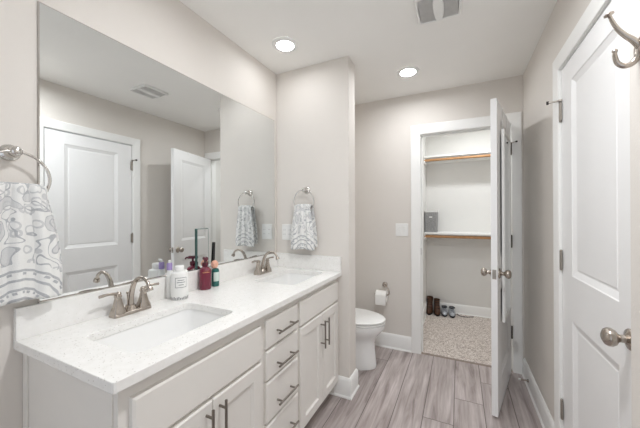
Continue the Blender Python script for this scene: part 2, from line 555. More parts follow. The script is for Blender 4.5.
# doors: two moulded panels on each face
def leaf_mesh(Wd, Hd, T, panels, m=DOORM, slope=.034, depth=.011):
    b = MB()
    xs0, xs1 = panels[0][0], panels[0][1]
    zs = [0]
    for p in panels:
        zs += [p[2], p[3]]
    zs.append(Hd)
    for y, s in ((0, 1), (-T, -1)):
        q = lambda x0, x1, z0, z1: b.add([(x0, y, z0), (x1, y, z0), (x1, y, z1), (x0, y, z1)], [(0, 1, 2, 3)], m)
        for i in range(len(zs) - 1):
            q(0, xs0, zs[i], zs[i + 1]); q(xs1, Wd, zs[i], zs[i + 1])
            if i % 2 == 0:
                q(xs0, xs1, zs[i], zs[i + 1])
        for (x0, x1, z0, z1) in panels:
            R = []
            for ins, dep in ((0, 0), (.004, .003), (slope - .006, depth), (slope, depth), (slope + .004, depth - .002)):
                R.append([(x0 + ins, y - s * dep, z0 + ins), (x1 - ins, y - s * dep, z0 + ins), (x1 - ins, y - s * dep, z1 - ins), (x0 + ins, y - s * dep, z1 - ins)])
            b.loft(R, m, caps=(False, True))
    zz = zs
    for i in range(len(zz) - 1):
        for x in (0, Wd):
            b.add([(x, 0, zz[i]), (x, -T, zz[i]), (x, -T, zz[i + 1]), (x, 0, zz[i + 1])], [(0, 1, 2, 3)], m)
    xx = [0, xs0, xs1, Wd]
    for i in range(3):
        for z in (0, Hd):
            b.add([(xx[i], 0, z), (xx[i + 1], 0, z), (xx[i + 1], -T, z), (xx[i], -T, z)], [(0, 1, 2, 3)], m)
    return b

def knob_mesh(out):
    """ball knob on a round rose, along +out from the door face at the origin"""
    k = MB()
    prof = [(0, 0), (.033, 0), (.033, .004), (.030, .008), (.018, .012), (.0125, .016), (.0115, .026), (.014, .032), (.0235, .038), (.0285, .047), (.0285, .055), (.024, .063), (.014, .068), (0, .069)]
    k.lathe(prof, NICKEL, 28, axis_m((0, 0, 0), out))
    return k
def hinge_mesh(STEEL=STEEL):
    k = MB()
    k.lathe([(0, -.046), (.0062, -.046), (.0062, .046), (0, .046)], STEEL, 12)
    k.lathe([(0, .046), (.005, .046), (.0065, .050), (.004, .054), (0, .055)], STEEL, 12)
    k.lathe([(0, -.052), (.0045, -.050), (.0055, -.046), (0, -.046)], STEEL, 12)
    return k

# closet door, swung open into the room
DW = .69
DOOR1 = bpy.data.objects.new('door_1', None); COL.objects.link(DOOR1)
PHI = math.radians(256.3)
DOOR1.location = (.386, 2.806, .014); DOOR1.rotation_euler = (0, 0, PHI)
struct(DOOR1)
lf = leaf_mesh(DW, 2.03, .035, [(.125, DW - .125, .2, .79), (.125, DW - .125, 1.0, 1.925)])
lf.v = [p + Vector((.006, -.004, 0)) for p in lf.v]
lf.build('leaf', DOOR1, angle=4)
for s in (1, -1):
    knob_mesh((0, s, 0)).build('knob', DOOR1, (DW - .055, -.004 if s > 0 else -.039, .905))
MB().box(DW + .0055, DW + .0075, -.032, -.010, .875, .935, STEEL).box(DW + .006, DW + .015, -.027, -.016, .898, .912, STEEL).build('latch_plate', DOOR1)
for z in (1.826, 1.065, .318):
    hg = hinge_mesh(HINGED)
    hg.box(.002, .006, -.034, -.004, -.045, .045, STEEL)
    hg.box(-.010, .010, -.0035, -.0008, -.045, .045, HINGED)
    h = hg.build('hinge', DOOR1, (0, 0, z))
    if z > 1.8:
        p = MB()
        p.tube([(0, 0, .050), (.02, .035, .050)], .004, STEEL, 10)
        p.lathe([(0, 0), (.007, 0), (.007, .010), (0, .010)], RUBBER, 12, axis_m((.02, .035, .050), (.5, .87, 0)))
        p.build('hinge_pin_stop', h)

# closed door in the right-hand wall
DOOR2 = bpy.data.objects.new('door_2', None); COL.objects.link(DOOR2)
DOOR2.location = (XR + .0015, D2B, .012); DOOR2.rotation_euler = (0, 0, -PI / 2)     # local +x runs towards the camera, local -y is into the room
struct(DOOR2)
W2 = D2B - D2A
lf = leaf_mesh(W2 - .008, 2.026, .035, [(.135, W2 - .142, .2, .790), (.135, W2 - .142, 1.0, 1.925)])
lf.v = [p + Vector((.004, .035, 0)) for p in lf.v]
lf.build('leaf', DOOR2, angle=4)
knob_mesh((0, -1, 0)).build('knob', DOOR2, (W2 - .062, 0, .905))
for z in (1.815, 1.055, .29):
    hg = hinge_mesh()
    hg.box(-.019, .0, -.0035, .0015, -.045, .045, STEEL)
    hg.box(0, .016, -.0035, .0015, -.045, .045, STEEL)
    h = hg.build('hinge', DOOR2, (.0, -.0055, z))
    if z > 1.8:
        p = MB()
        p.tube([(0, 0, .060), (-.012, -.045, .060)], .005, STEEL, 10)
        p.lathe([(0, 0), (.009, 0), (.009, .010), (0, .010)], RUBBER, 12, axis_m((-.012, -.045, .060), (-.25, -.97, 0)))
        p.lathe([(0, -.004), (.011, -.004), (.011, .004), (0, .004)], STEEL, 14, Matrix.Translation((0, 0, .060)))
        p.build('hinge_pin_stop', h)

# ------------------------------------------------------------------ vanity
YC0 = .4106
ZT, ZB = .895, .865
FX = -.802                       # face frame plane
def bevel_slab(b, x, y0, y1, z0, z1, t=.019, e=.007, m=CAB):
    """drawer front / false front with a sloped edge, facing +x from plane x"""
    def r(ins, dx):
        return [(x + dx, y0 + ins, z0 + ins), (x + dx, y1 - ins, z0 + ins), (x + dx, y1 - ins, z1 - ins), (x + dx, y0 + ins, z1 - ins)]
    b.loft([r(0, 0), r(0, t - e * .6), r(e, t)], m)
    return b
def door_panel(b, x, y0, y1, z0, z1, t=.019, st=.055, m=CAB):
    def r(ins, dx):
        return [(x + dx, y0 + ins, z0 + ins), (x + dx, y1 - ins, z0 + ins), (x + dx, y1 - ins, z1 - ins), (x + dx, y0 + ins, z1 - ins)]
    b.loft([r(0, 0), r(0, t - .004), r(.005, t), r(st, t), r(st + .007, t - .008), r(st + .010, t - .010)], m)
    return b
def pull(parent, a, b, stand=.032):
    """bar pull between world points a and b (on the face), posts set in from the ends"""
    a, b = Vector(a), Vector(b)
    d = (b - a).normalized()
    o = Vector((stand, 0, 0))
    k = MB()
    k.tube([a + o, b + o], .0052, PULLM, 12)
    L = (b - a).length
    for t in (.16, .84):
        p = a + d * L * t
        k.tube([p, p + o], .0045, PULLM, 10)
    return k.build('handle', parent)

def cabinet(label, y0, y1, left_end=False, right_end=False):
    c = thing('vanity_cabinet', label, 'cabinet', (0, 0, 0), 0, 'vanity cabinet units')
    b = MB()
    t = .016
    b.box(XM + .002, FX - .019, y0, y0 + t, .1 if not left_end else 0, ZB, CAB)
    b.box(XM + .002, FX - .019, y1 - t, y1, .1 if not right_end else 0, ZB, CAB)
    b.box(XM + .002, FX - .019, y0 + t, y1 - t, .1, .116, CAB)
    b.box(XM + .002, XM + .01, y0 + t, y1 - t, .116, ZB - .1, CAB)
    b.box(FX - .085, FX - .07, y0, y1, 0, .1, CAB)                   # toe kick
    b.build('carcass', c, smooth=False)
    return c

def face_frame(c, y0, y1, rails, l=.03, r=.03):
    b = MB()
    x0, x1 = FX - .019, FX
    b.box(x0, x1, y0, y0 + l, .1, ZB, CAB)
    b.box(x0, x1, y1 - r, y1, .1, ZB, CAB)
    b.box(x0, x1, y0 + l, y1 - r, ZB - .058, ZB, CAB)
    b.box(x0, x1, y0 + l, y1 - r, .1, .13, CAB)
    for z in rails:
        b.box(x0, x1, y0 + l, y1 - r, z - .012, z + .012, CAB)
    b.build('face_frame', c, smooth=False)

Y0, Y1, Y2, Y3 = .443, 1.043, 1.355, 1.930
c1 = cabinet('vanity cabinet under the near sink, with exposed grey side panel', Y0, Y1, left_end=True)
face_frame(c1, Y0, Y1, [.662], l=.03, r=.022)
bevel_slab(MB(), FX, Y0 + .028, Y1 - .018, .668, .816).build('false_front', smooth=False, parent=c1)
ym = .7460
for (a, b_, hy) in ((Y0 + .028, ym - .0015, ym - .030), (ym + .0015, Y1 - .018, ym + .030)):
    d = door_panel(MB(), FX, a, b_, .112, .655).build('door', smooth=False, parent=c1)
    pull(d, (FX + .019, hy, .645), (FX + .019, hy, .470))
b = MB()
b.box(XM + .002, FX - .02, Y0 - .004, Y0, .0, ZB, CAB)
b.box(XM + .002, XM + .03, Y0 - .010, Y0 - .004, .0, ZB, CAB)
b.build('side_panel', c1, smooth=False, bevel=.001)

c2 = cabinet('narrow vanity cabinet of four drawers between the two sink cabinets', Y1, Y2)
face_frame(c2, Y1, Y2, [.689, .547, .352], l=.018, r=.014)
for (z0, z1, zc) in ((.696, .826, .757), (.552, .683, .602), (.358, .540, .426), (.112, .346, .240)):
    d = bevel_slab(MB(), FX, Y1 + .018, Y2 - .013, z0, z1).build('drawer', smooth=False, parent=c2)
    pull(d, (FX + .019, 1.115, zc), (FX + .019, 1.287, zc))

c3 = cabinet('vanity cabinet under the far sink, against the partition wall', Y2, Y3, right_end=True)
face_frame(c3, Y2, Y3, [.686], l=.013, r=.02)
bevel_slab(MB(), FX, Y2 + .014, Y3 - .018, .692, .826).build('false_front', smooth=False, parent=c3)
ym = 1.650
for (a, b_, hy) in ((Y2 + .014, ym - .0015, ym - .029), (ym + .0015, Y3 - .018, ym + .029)):
    d = door_panel(MB(), FX, a, b_, .112, .680).build('door', smooth=False, parent=c3)
    pull(d, (FX + .019, hy, .645), (FX + .019, hy, .475))

# countertop with two cut-outs, backsplash and side splash
SINKS = [(-1.006, .735), (-1.012, 1.640)]
SHX, SHY = .146, .212
def countertop():
    bm = bmesh.new()
    X1 = -.7625
    loops = [[(XM + .001, YC0), (X1, YC0), (X1, YP - .001), (XM + .001, YP - .001)]]
    # small radius at the exposed front corner
    r = .008
    loops[0][1:2] = [(X1 - r, YC0), (X1 - r * .29, YC0 + r * .29), (X1, YC0 + r)]
    for cx, cy in SINKS:
        loops.append([(p[0], p[1]) for p in rrect(cx, cy, SHX, SHY, .035, 0)])
    edges = []
    for L in loops:
        vs = [bm.verts.new((x, y, ZT)) for x, y in L]
        for i in range(len(vs)):
            edges.append(bm.edges.new((vs[i], vs[(i + 1) % len(vs)])))
    bmesh.ops.triangle_fill(bm, use_beauty=True, use_dissolve=False, edges=edges)
    g = bmesh.ops.extrude_face_region(bm, geom=bm.faces[:])
    bmesh.ops.translate(bm, verts=[v for v in g['geom'] if isinstance(v, bmesh.types.BMVert)], vec=(0, 0, ZB - ZT))
    bmesh.ops.recalc_face_normals(bm, faces=bm.faces)
    me = bpy.data.meshes.new('countertop'); bm.to_mesh(me); bm.free()
    me.materials.append(QUARTZ)
    o = bpy.data.objects.new('countertop', me); COL.objects.link(o)
    bv = o.modifiers.new('bevel', 'BEVEL'); bv.width = .0025; bv.segments = 2; bv.limit_method = 'ANGLE'; bv.angle_limit = math.radians(50)
    return o
ctop = tag(countertop(), 'white speckled quartz vanity countertop with two sink cut-outs and low backsplash', 'countertop')
MB().box(XM + .001, XM + .021, YC0, YP - .001, ZT, 1.0007, QUARTZ).build('backsplash', ctop, smooth=False, bevel=.0015)
MB().box(XM + .0215, -.765, YP - .021, YP - .001, ZT, 1.0007, QUARTZ).build('side_splash', ctop, smooth=False, bevel=.0015)

def sink(cx, cy, label):
    t = thing('undermount_sink', label, 'sink', (cx, cy, ZB), 0, 'undermount basins in the vanity countertop')
    b = MB()
    R = [rrect(0, 0, SHX + .022, SHY + .022, .05, -.001), rrect(0, 0, SHX + .004, SHY + .004, .038, -.001),
         rrect(0, 0, SHX + .001, SHY + .001, .036, -.012), rrect(0, 0, SHX - .004, SHY - .004, .04, -.06),
         rrect(0, 0, SHX - .012, SHY - .012, .045, -.105), rrect(0, 0, SHX - .03, SHY - .03, .05, -.128),
         rrect(0, 0, SHX - .06, SHY - .08, .05, -.137), rrect(-.0, 0, .024, .024, .023, -.143)]
    b.loft(R, CERAMIC, caps=(False, False))
    out = [rrect(0, 0, .024, .024, .023, -.15), rrect(0, 0, SHX - .02, SHY - .02, .05, -.148), rrect(0, 0, SHX + .008, SHY + .008, .04, -.1), rrect(0, 0, SHX + .010, SHY + .010, .04, -.012), rrect(0, 0, SHX + .022, SHY + .022, .05, -.011), rrect(0, 0, SHX + .022, SHY + .022, .05, -.001)]
    b.loft(out, CERAMIC, caps=(False, False))
    b.build('basin', t, angle=60)
    MB().lathe([(0, -.148), (.022, -.148), (.029, -.1425), (.029, -.139), (.024, -.1385), (.02, -.140), (0, -.1395)], CHROME, 24).build('drain', t)
sink(*SINKS[0], 'white rectangular undermount sink nearest the camera')
sink(*SINKS[1], 'white rectangular undermount sink farther along the counter, by the partition wall')

# faucets
def make_faucet(label):
    f = thing('bathroom_faucet', label, 'faucet', (0, 0, 0), 0, 'brushed nickel centerset faucets')
    b = MB()
    R = []
    for z, s in ((0, 0), (.006, 0), (.012, .003), (.014, .008)):
        R.append(rrect(0, 0, .026 - s, .078 - s, .012, z))
    b.loft(R, NICKEL)
    b.build('base_plate', f, angle=50)
    # spout: stout foot that sweeps up and arcs over the basin
    p = catmull([(-.006, 0, .010), (-.004, 0, .045), (.004, 0, .085), (.020, 0, .122), (.046, 0, .146), (.078, 0, .152), (.108, 0, .138), (.120, 0, .118)], 6)
    n = len(p)
    rad = [.0138 - .0068 * min(1, i / n * 1.5) for i in range(n)]
    b = MB(); b.tube(p, rad, NICKEL, 16)
    b.lathe([(0, 0), (.0125, 0), (.013, .008), (.011, .016), (0, .016)], NICKEL, 18, axis_m((.126, 0, .104), (-.45, 0, 1)))
    b.lathe([(.026, 0), (.024, .006), (.019, .014), (.017, .02)], NICKEL, 24, Matrix.Translation((-.004, 0, .012)), caps=(True, True))
    b.build('spout', f, angle=60)
    b = MB(); b.tube([(-.026, 0, .012), (-.026, 0, .075)], .0022, NICKEL, 8); b.sphere((-.026, 0, .079), .0055, NICKEL, 12, 8)
    b.build('lift_rod', f)
    for s in (-1, 1):
        b = MB()
        sq = lambda h, z: rrect(0, s * .052, h, h, h * .35, z, 4)
        b.loft([sq(.0240, .010), sq(.0225, .020), sq(.0165, .036), (sq(.0115, .062)), sq(.0095, .074), sq(.0115, .078), sq(.0115, .083), sq(.008, .088)], NICKEL)
        hd = b.build('handle', f, angle=50)
        l = MB()
        l.tube(catmull([(0, s * .047, .088), (.001, s * .064, .093), (.002, s * .092, .0965), (.003, s * .122, .0945)], 5), [.0065] * 4 + [.006] * 4 + [.0055] * 4 + [.006] * 4, NICKEL, 12, sx=.75)
        l.sphere((.0, s * .050, .089), .0105, NICKEL, 16, 10)
        l.build('lever', hd, angle=60)
    return f
fa = make_faucet('brushed nickel two-handle faucet behind the sink nearest the camera')
fa.location = (-1.252, .745, ZT + .0006)
def copy_tree(o, parent=None):
    c = o.copy(); COL.objects.link(c)
    if parent is not None:
        c.parent = parent
    for ch in list(o.children):
        copy_tree(ch, c)
    return c
fb = copy_tree(fa)
fb.location = (-1.246, 1.645, ZT + .0006)
fb['label'] = 'brushed nickel two-handle faucet behind the far sink, by the partition wall'

# ------------------------------------------------------------------ big wall mirror
MY0, MY1, MZ0, MZ1 = .4723, 1.901, 1.004, 2.0571
mir = thing('wall_mirror', 'large frameless rectangular mirror on the wall above the vanity backsplash', 'mirror', (XM, MY0, MZ0))
L, Hm = MY1 - MY0, MZ1 - MZ0
b = MB()
b.add([(.0062, .004, .004), (.0062, L - .004, .004), (.0062, L - .004, Hm - .004), (.0062, .004, Hm - .004)], [(0, 1, 2, 3)], MIRROR)
b.build('glass', mir, smooth=False)
b = MB()
f0 = [(0.0005, 0, 0), (.0005, L, 0), (.0005, L, Hm), (.0005, 0, Hm)]
f1 = [(.0046, 0, 0), (.0046, L, 0), (.0046, L, Hm), (.0046, 0, Hm)]
f2 = [(.006, .004, .004), (.006, L - .004, .004), (.006, L - .004, Hm - .004), (.006, .004, Hm - .004)]
b.loft([f0, f1, f2], CHROME)
b.build('polished_edge', mir, smooth=False)
MB().box(.0005, .010, 0, L, -.003, 0, CHROME).build('bottom_channel', mir, smooth=False)

# ------------------------------------------------------------------ towel rings and towels
def towel_ring(label, loc, rz, R=.082):
    """local: wall plane is x=0, +x out of the wall, ring hangs in the plane x=.055"""
    t = thing('towel_ring', label, 'towel ring', loc, rz, 'nickel towel rings')
    b = MB()
    b.lathe([(0, 0), (.027, 0), (.027, .004), (.024, .008), (.019, .010), (.0165, .014), (.0135, .02), (.012, .034), (.0135, .040), (.016, .046), (.0165, .054), (.014, .061), (.009, .065), (0, .066)], CHROME, 28, axis_m((0, 0, 0), (1, 0, 0)))
    b.build('post', t, angle=50)
    b = MB()
    pts = [(.052, R * math.sin(a), -R + R * math.cos(a)) for a in [2 * PI * i / 56 for i in range(56)]]
    b.tube(pts, .0048, CHROME, 10, closed=True)
    b.build('ring', t, angle=80)
    return t
def towel(label, loc, rz, R, rc, w0, w1, Lf, Lb, seed, skew=0.0):
    """cloth hung through a ring; local origin = ring centre; +x out of wall, y along it"""
    rnd = random.Random(seed)
    ns, nt = 44, 70
    ph = rnd.uniform(0, 6)
    vs, fs, uv = [], [], []
    over = .045
    tot = Lf + over + Lb
    for j in range(nt + 1):
        d = tot * j / nt               # distance along the cloth from the front hem
        for i in range(ns + 1):
            s = -1 + 2 * i / ns
            if d < Lf:
                below = Lf - d; side = 1
            elif d > Lf + over:
                below = d - Lf - over; side = -1
            else:
                below = 0; side = math.cos(PI * (d - Lf) / over)
            k = min(1, max(0, below - .02) / .24); k = k * (1.6 - .6 * k)
            w = w0 + (w1 - w0) * k
            y = s * w / 2 + skew * below * s * 0
            # sits along the ring's lower curve
            yy = max(-.92 * R, min(.92 * R, s * w0 / 2))
            ztop = -R + rc + .006 * (1 - s ** 4)
            arch = .010 * math.sin(PI * min(1, max(0, (d - Lf) / over))) if below == 0 else 0
            amp = .004 * (1 - k) + .0065 * k
            fold = amp * math.sin(3.2 * PI * s + ph + side * .6) + .5 * amp * math.sin(6.9 * PI * s + 2 * ph)
            thick = .017 + .004 * (1 - k)
            x = side * thick + (fold if side >= 0 else fold * .6) + (.006 * k if side > 0 else -.002 * k)
            hem = .004 * math.sin(4 * s + ph) * k
            z = ztop * 1.0 + arch - below + hem + (.3 * (-ztop - R) * 0)
            if below > 0:
                flat = -R + rc
                z = (ztop + (flat - ztop) * k * .85) - below + hem
            vs.append((x, y, z)); uv.append((s * .11, (d if side > -0.5 else tot - d)))
    for j in range(nt):
        for i in range(ns):
            a = j * (ns + 1) + i
            fs.append((a, a + 1, a + ns + 2, a + ns + 1))
    me = bpy.data.meshes.new('hand_towel')
    me.from_pydata(vs, [], fs); me.materials.append(TOWEL)
    ul = me.uv_layers.new(name='UVMap')
    for lp in me.loops:
        ul.data[lp.index].uv = uv[lp.vertex_index]
    me.polygons.foreach_set('use_smooth', [True] * len(me.polygons))
    o = bpy.data.objects.new('hand_towel', me); COL.objects.link(o)
    sd = o.modifiers.new('thickness', 'SOLIDIFY'); sd.thickness = .006; sd.offset = 1
    o.location = loc; o.rotation_euler = (0, 0, rz)
    return tag(o, label, 'towel', 'patterned hand towels')
R1 = .084
towel_ring('nickel towel ring on the mirror wall at the near end of the vanity', (XM, .402, 1.512), 0, R1)
towel('grey and white patterned hand towel hanging at the near end of the mirror', (XM + .052, .402, 1.512 - R1), 0, R1, .047, .142, .222, .360, .345, 3)
towel_ring('nickel towel ring on the partition wall over the far sink', (-1.046, YP, 1.492), -PI / 2, R1)
towel('grey and white patterned hand towel hanging on the partition wall over the far sink', (-1.046, YP - .052, 1.492 - R1), -PI / 2, R1, .040, .134, .197, .316, .295, 8)

# ------------------------------------------------------------------ plates
def wall_plate(label, cat, loc, rz, w, h, rockers, outlet):
    """local: +x out of the wall, y along it"""
    t = thing('outlet_plate' if outlet else 'light_switch', label, cat, loc, rz)
    b = MB()
    def r(i, x):
        return [(x, p[0], p[1]) for p in [(q[0], q[1]) for q in rrect(0, 0, w / 2 - i, h / 2 - i, .004, 0, 3)]]
    b.loft([r(0, 0), r(0, .003), r(.003, .0055)], WHITEP)
    b.build('plate', t, angle=30)
    for y in rockers:
        if outlet:
            b = MB(); b.box(.0055, .0075, y - .0165, y + .0165, -.033, .033, WHITEP)
            for zz in (.017, -.017):
                for dy in (-.006, .006):
                    b.box(.0074, .0078, y + dy - .0012, y + dy + .0012, zz - .004, zz + .005, GREYTXT)
            b.build('receptacle', t, smooth=False, bevel=.001)
        else:
            b = MB(); b.add([(.0055, y - .0165, -.033), (.0055, y + .0165, -.033), (.0055, y + .0165, .033), (.0055, y - .0165, .033), (.0065, y - .0155, -.032), (.0065, y + .0155, -.032), (.0105, y + .0155, .032), (.0105, y - .0155, .032)],
                           [(0, 1, 5, 4), (1, 2, 6, 5), (2, 3, 7, 6), (3, 0, 4, 7), (4, 5, 6, 7)], WHITEP)
            b.build('rocker', t, smooth=False)
    return t
wall_plate('white double outlet plate on the partition wall beside the hanging towel', 'outlet', (-1.222, YP, 1.168), -PI / 2, .10, .125, (-.024, .024), True)
wall_plate('white double switch plate on the wall left of the closet doorway', 'light switch', (-.497, YB, 1.156), -PI / 2, .118, .122, (-.024, .024), False)

# ------------------------------------------------------------------ ceiling lamps and fan
def downlight(label, x, y, mat=LAMPM, r=.056, z=H):
    t = thing('recessed_ceiling_light', label, 'ceiling light', (x, y, z), 0, 'round recessed ceiling lights')
    MB().lathe([(r, -.001), (r + .002, -.009), (r + .014, -.012), (r + .028, -.008), (r + .032, -.0005)], WHITEP, 40, caps=(False, False)).build('trim_ring', t, angle=60)
    MB().lathe([(0, -.0045), (r * .6, -.0045), (r + .001, -.003)], mat, 40, caps=(False, False)).build('diffuser', t)
    return t
downlight('lit round ceiling light over the far sink, near the partition wall', -1.040, 1.622, LAMPV)
downlight('added unseen round ceiling light over the counter between the two sinks', -.86, .85, LAMPV)  # added lamp, out of view; brightens the near wall and counter
downlight('lit round ceiling light in front of the closet doorway', -.362, 2.362)
downlight('added unseen round fill light above the camera position', .0, .80, LAMPF)  # added fill lamp, out of view; brightens the near half of the room
downlight('added unseen round ceiling light inside the closet', .25, 3.42, LAMPC, .075)  # added lamp, out of view; brightens the closet

fan = thing('exhaust_fan_grille', 'white square exhaust fan cover with grey mesh and central band on the ceiling', 'exhaust fan', (-.097, 1.680, H))
def bow(h, bulge, z, n=10):
    pts = []
    for k, (ax, ay, bx, by) in enumerate(((-1, -1, 1, -1), (1, -1, 1, 1), (1, 1, -1, 1), (-1, 1, -1, -1))):
        for i in range(n):
            t = i / n
            x, y = ax + (bx - ax) * t, ay + (by - ay) * t
            e = bulge * (1 - (2 * t - 1) ** 2)
            nx, ny = ((0, -1), (1, 0), (0, 1), (-1, 0))[k]
            pts.append(((x * h + nx * e), (y * h + ny * e), z))
    return pts
b = MB(); b.loft([bow(.108, .006, -.0005), bow(.110, .006, -.012), bow(.106, .006, -.018), bow(.099, .005, -.018), bow(.096, .005, -.012)], WHITEP, caps=(True, False))
b.build('frame', fan, angle=50)
b = MB()
Rr = []
for i in range(13):
    y = -.104 + .208 * i / 12
    e = .018 + .010 * (1 - (y / .104) ** 2)
    Rr.append([(-e, y, -.013), (-e + .003, y, -.021), (e - .003, y, -.021), (e, y, -.013)])
b.loft(Rr, WHITEP); b.build('center_band', fan, angle=40)
for s in (-1, 1):
    b = MB()
    x0, x1 = (.024, .097) if s > 0 else (-.097, -.024)
    b.box(x0, x1, -.097, .097, -.0095, -.009, GRILLED)
    n = 13
    for i in range(n):
        x = x0 + (x1 - x0) * (i + .5) / n
        b.box(x - .0012, x + .0012, -.098, .098, -.0145, -.0125, GRILLE)
    for i in range(32):
        y = -.098 + .196 * (i + .5) / 32
        b.box(x0, x1, y - .0012, y + .0012, -.0125, -.0105, GRILLE)
    b.build('mesh_grille', fan, smooth=False)

# ------------------------------------------------------------------ toilet
TY = 2.415
toilet = thing('toilet', 'white two-piece toilet behind the partition wall', 'toilet', (XM, TY, 0))
def egg(cx, xf, xb, hw, z, n=40, p=1.0):
    out = []
    for i in range(n):
        a = 2 * PI * i / n
        c, s = math.cos(a), math.sin(a)
        out.append((cx + (xf - cx) * c if c > 0 else cx + (cx - xb) * c, hw * (abs(s) ** p) * (1 if s >= 0 else -1), z))
    return out
b = MB()
b.loft([egg(.44, .682, .13, .128, 0), egg(.44, .685, .13, .130, .012), egg(.44, .680, .14, .127, .05), egg(.44, .672, .15, .125, .15), egg(.44, .670, .16, .127, .215), egg(.45, .684, .17, .142, .255), egg(.46, .712, .18, .162, .290), egg(.47, .742, .2, .178, .322), egg(.47, .756, .2, .185, .350), egg(.47, .757, .2, .186, .373), egg(.47, .748, .21, .177, .377)], CERAMIC)
b.box(.012, .30, -.11, .11, .02, .36, CERAMIC)
b.build('bowl', toilet, angle=55)
b = MB(); b.loft([egg(.47, .752, .225, .182, .379), egg(.47, .760, .22, .188, .383), egg(.47, .760, .22, .188, .392), egg(.47, .755, .225, .183, .396)], WHITEP)
b.build('seat', toilet, angle=50)
b = MB(); b.loft([egg(.47, .754, .222, .183, .400), egg(.47, .763, .218, .190, .404), egg(.47, .763, .218, .190, .413), egg(.47, .752, .225, .180, .421), egg(.47, .70, .27, .14, .426), egg(.47, .55, .40, .05, .428)], WHITEP)
b.box(.205, .245, -.085, -.055, .380, .411, WHITEP); b.box(.205, .245, .055, .085, .380, .411, WHITEP)
b.build('lid', toilet, angle=50)
b = MB(); b.loft([rrect(.115, 0, .088, .20, .03, .3605), rrect(.115, 0, .095, .215, .03, .42), rrect(.113, 0, .098, .222, .03, .70)], CERAMIC)
b.build('tank', toilet, angle=50)
b = MB(); b.loft([rrect(.115, 0, .106, .230, .03, .701), rrect(.115, 0, .106, .230, .03, .725), rrect(.115, 0, .096, .22, .03, .737)], CERAMIC)
b.build('tank_lid', toilet, angle=50)
b = MB(); b.lathe([(0, 0), (.012, 0), (.010, .012), (0, .014)], CHROME, 16, axis_m((.213, -.15, .655), (1, 0, 0))); b.tube([(.222, -.15, .655), (.226, -.08, .648)], .005, CHROME, 10)
b.build('flush_lever', toilet)

# paper holder and roll
hold = thing('toilet_paper_holder', 'nickel toilet paper holder on the wall beside the toilet', 'paper holder', (-.662, YB, .612))
b = MB(); b.lathe([(0, 0), (.026, 0), (.026, .004), (.021, .009), (.015, .012), (.012, .024), (.014, .040), (.016, .050), (.012, .06), (0, .062)], NICKEL, 24, axis_m((0, 0, 0), (0, -1, 0)))
b.build('post', hold, angle=50)
b = MB(); b.tube(catmull([(.0, -.050, 0), (.030, -.058, -.010), (.052, -.062, -.04), (.052, -.063, -.072), (.034, -.063, -.084), (-.02, -.063, -.085), (-.078, -.063, -.085)], 6), .0062, NICKEL, 12)
b.sphere((-.080, -.063, -.085), .009, NICKEL, 14, 8)
b.build('arm', hold, angle=80)
roll = thing('toilet_paper_roll', 'white toilet paper roll on the nickel holder', 'toilet paper', (-.680, YB - .063, .514))
b = MB()
MX = axis_m((0, 0, 0), (1, 0, 0))
b.lathe([(.021, -.05), (.054, -.05), (.054, .05), (.021, .05), (.021, -.05)], PAPER, 36, MX, caps=(False, False))
b.build('roll', roll, angle=50)
b = MB()
b.loft([[(x, -.0545, .01), (x, -.0555, .01)] for x in (-.05, .05)], PAPER)
pts = [(-.0545, .02), (-.0552, 0), (-.056, -.03), (-.054, -.062), (-.052, -.075)]
R_ = [[(-.049, y, z) for y, z in pts] + [(-.049, y - .0008, z) for y, z in reversed(pts)], [(.049, y, z) for y, z in pts] + [(.049, y - .0008, z) for y, z in reversed(pts)]]
b.loft(R_, PAPER); b.build('hanging_sheet', roll, angle=60)
# the roll hangs so that its core rests on the arm

# ------------------------------------------------------------------ things on the counter
def lathe_part(name, prof, mat, parent, seg=32, angle=40):
    return MB().lathe(prof, mat, seg).build(name, parent, angle=angle)
wb = thing('lotion_bottle', 'large white bottle with square outlined label beside the near faucet', 'bottle', (-1.235, .966, ZT + .0006), math.radians(-24))
lathe_part('body', [(0, 0), (.036, 0), (.0385, .004), (.0385, .124), (.036, .131), (.020, .136), (.018, .142), (0, .142)], WHITEP, wb)
lathe_part('cap', [(.015, .138), (.0215, .142), (.0215, .160), (.019, .163), (0, .164)], WHITEP, wb)
def wrap(b, r, a0, a1, z0, z1, mat, n=10):
    R = [[(r * math.cos(a0 + (a1 - a0) * i / n), r * math.sin(a0 + (a1 - a0) * i / n), z) for z in (z0, z1)] for i in range(n + 1)]
    b.loft(R, mat, caps=(False, False), closed=False)
b = MB(); rr = .0389
A0, A1 = -.75, .62
for z in (.062, .108):
    wrap(b, rr, A0, A1, z, z + .0022, GREYTXT)
for a in (A0, A1 - .05):
    wrap(b, rr, a, a + .05, .062, .110, GREYTXT, 2)
for z, w in ((.096, .4), (.086, .5), (.074, .3)):
    wrap(b, rr, -.06 - w, -.06 + w, z, z + .0028, GREYTXT)
b.build('label', wb)
b = MB(); 
for i in range(34):
    a = 2 * PI * i / 34
    h = .010 + .005 * ((i * 7) % 3) / 2
    wrap(b, rr, a, a + .10, .004, .004 + h, GREYTXT, 2)
b.build('patterned_band', wb)
pb = thing('small_bottle', 'small white bottle with lavender cap behind the large white bottle', 'bottle', (-1.2905, .953, ZT + .0006), 0)
lathe_part('body', [(0, 0), (.0125, 0), (.0138, .003), (.0138, .130), (.010, .140), (0, .140)], WHITEP, pb, 24)
lathe_part('cap', [(0, .140), (.0130, .140), (.0130, .168), (.011, .174), (0, .175)], PURPLE, pb, 24)
MB().tube([(.0, 0, .174), (.0, 0, .184), (.012, -.008, .186)], [.006, .006, .005], WHITEP, 12).build('nozzle', pb)

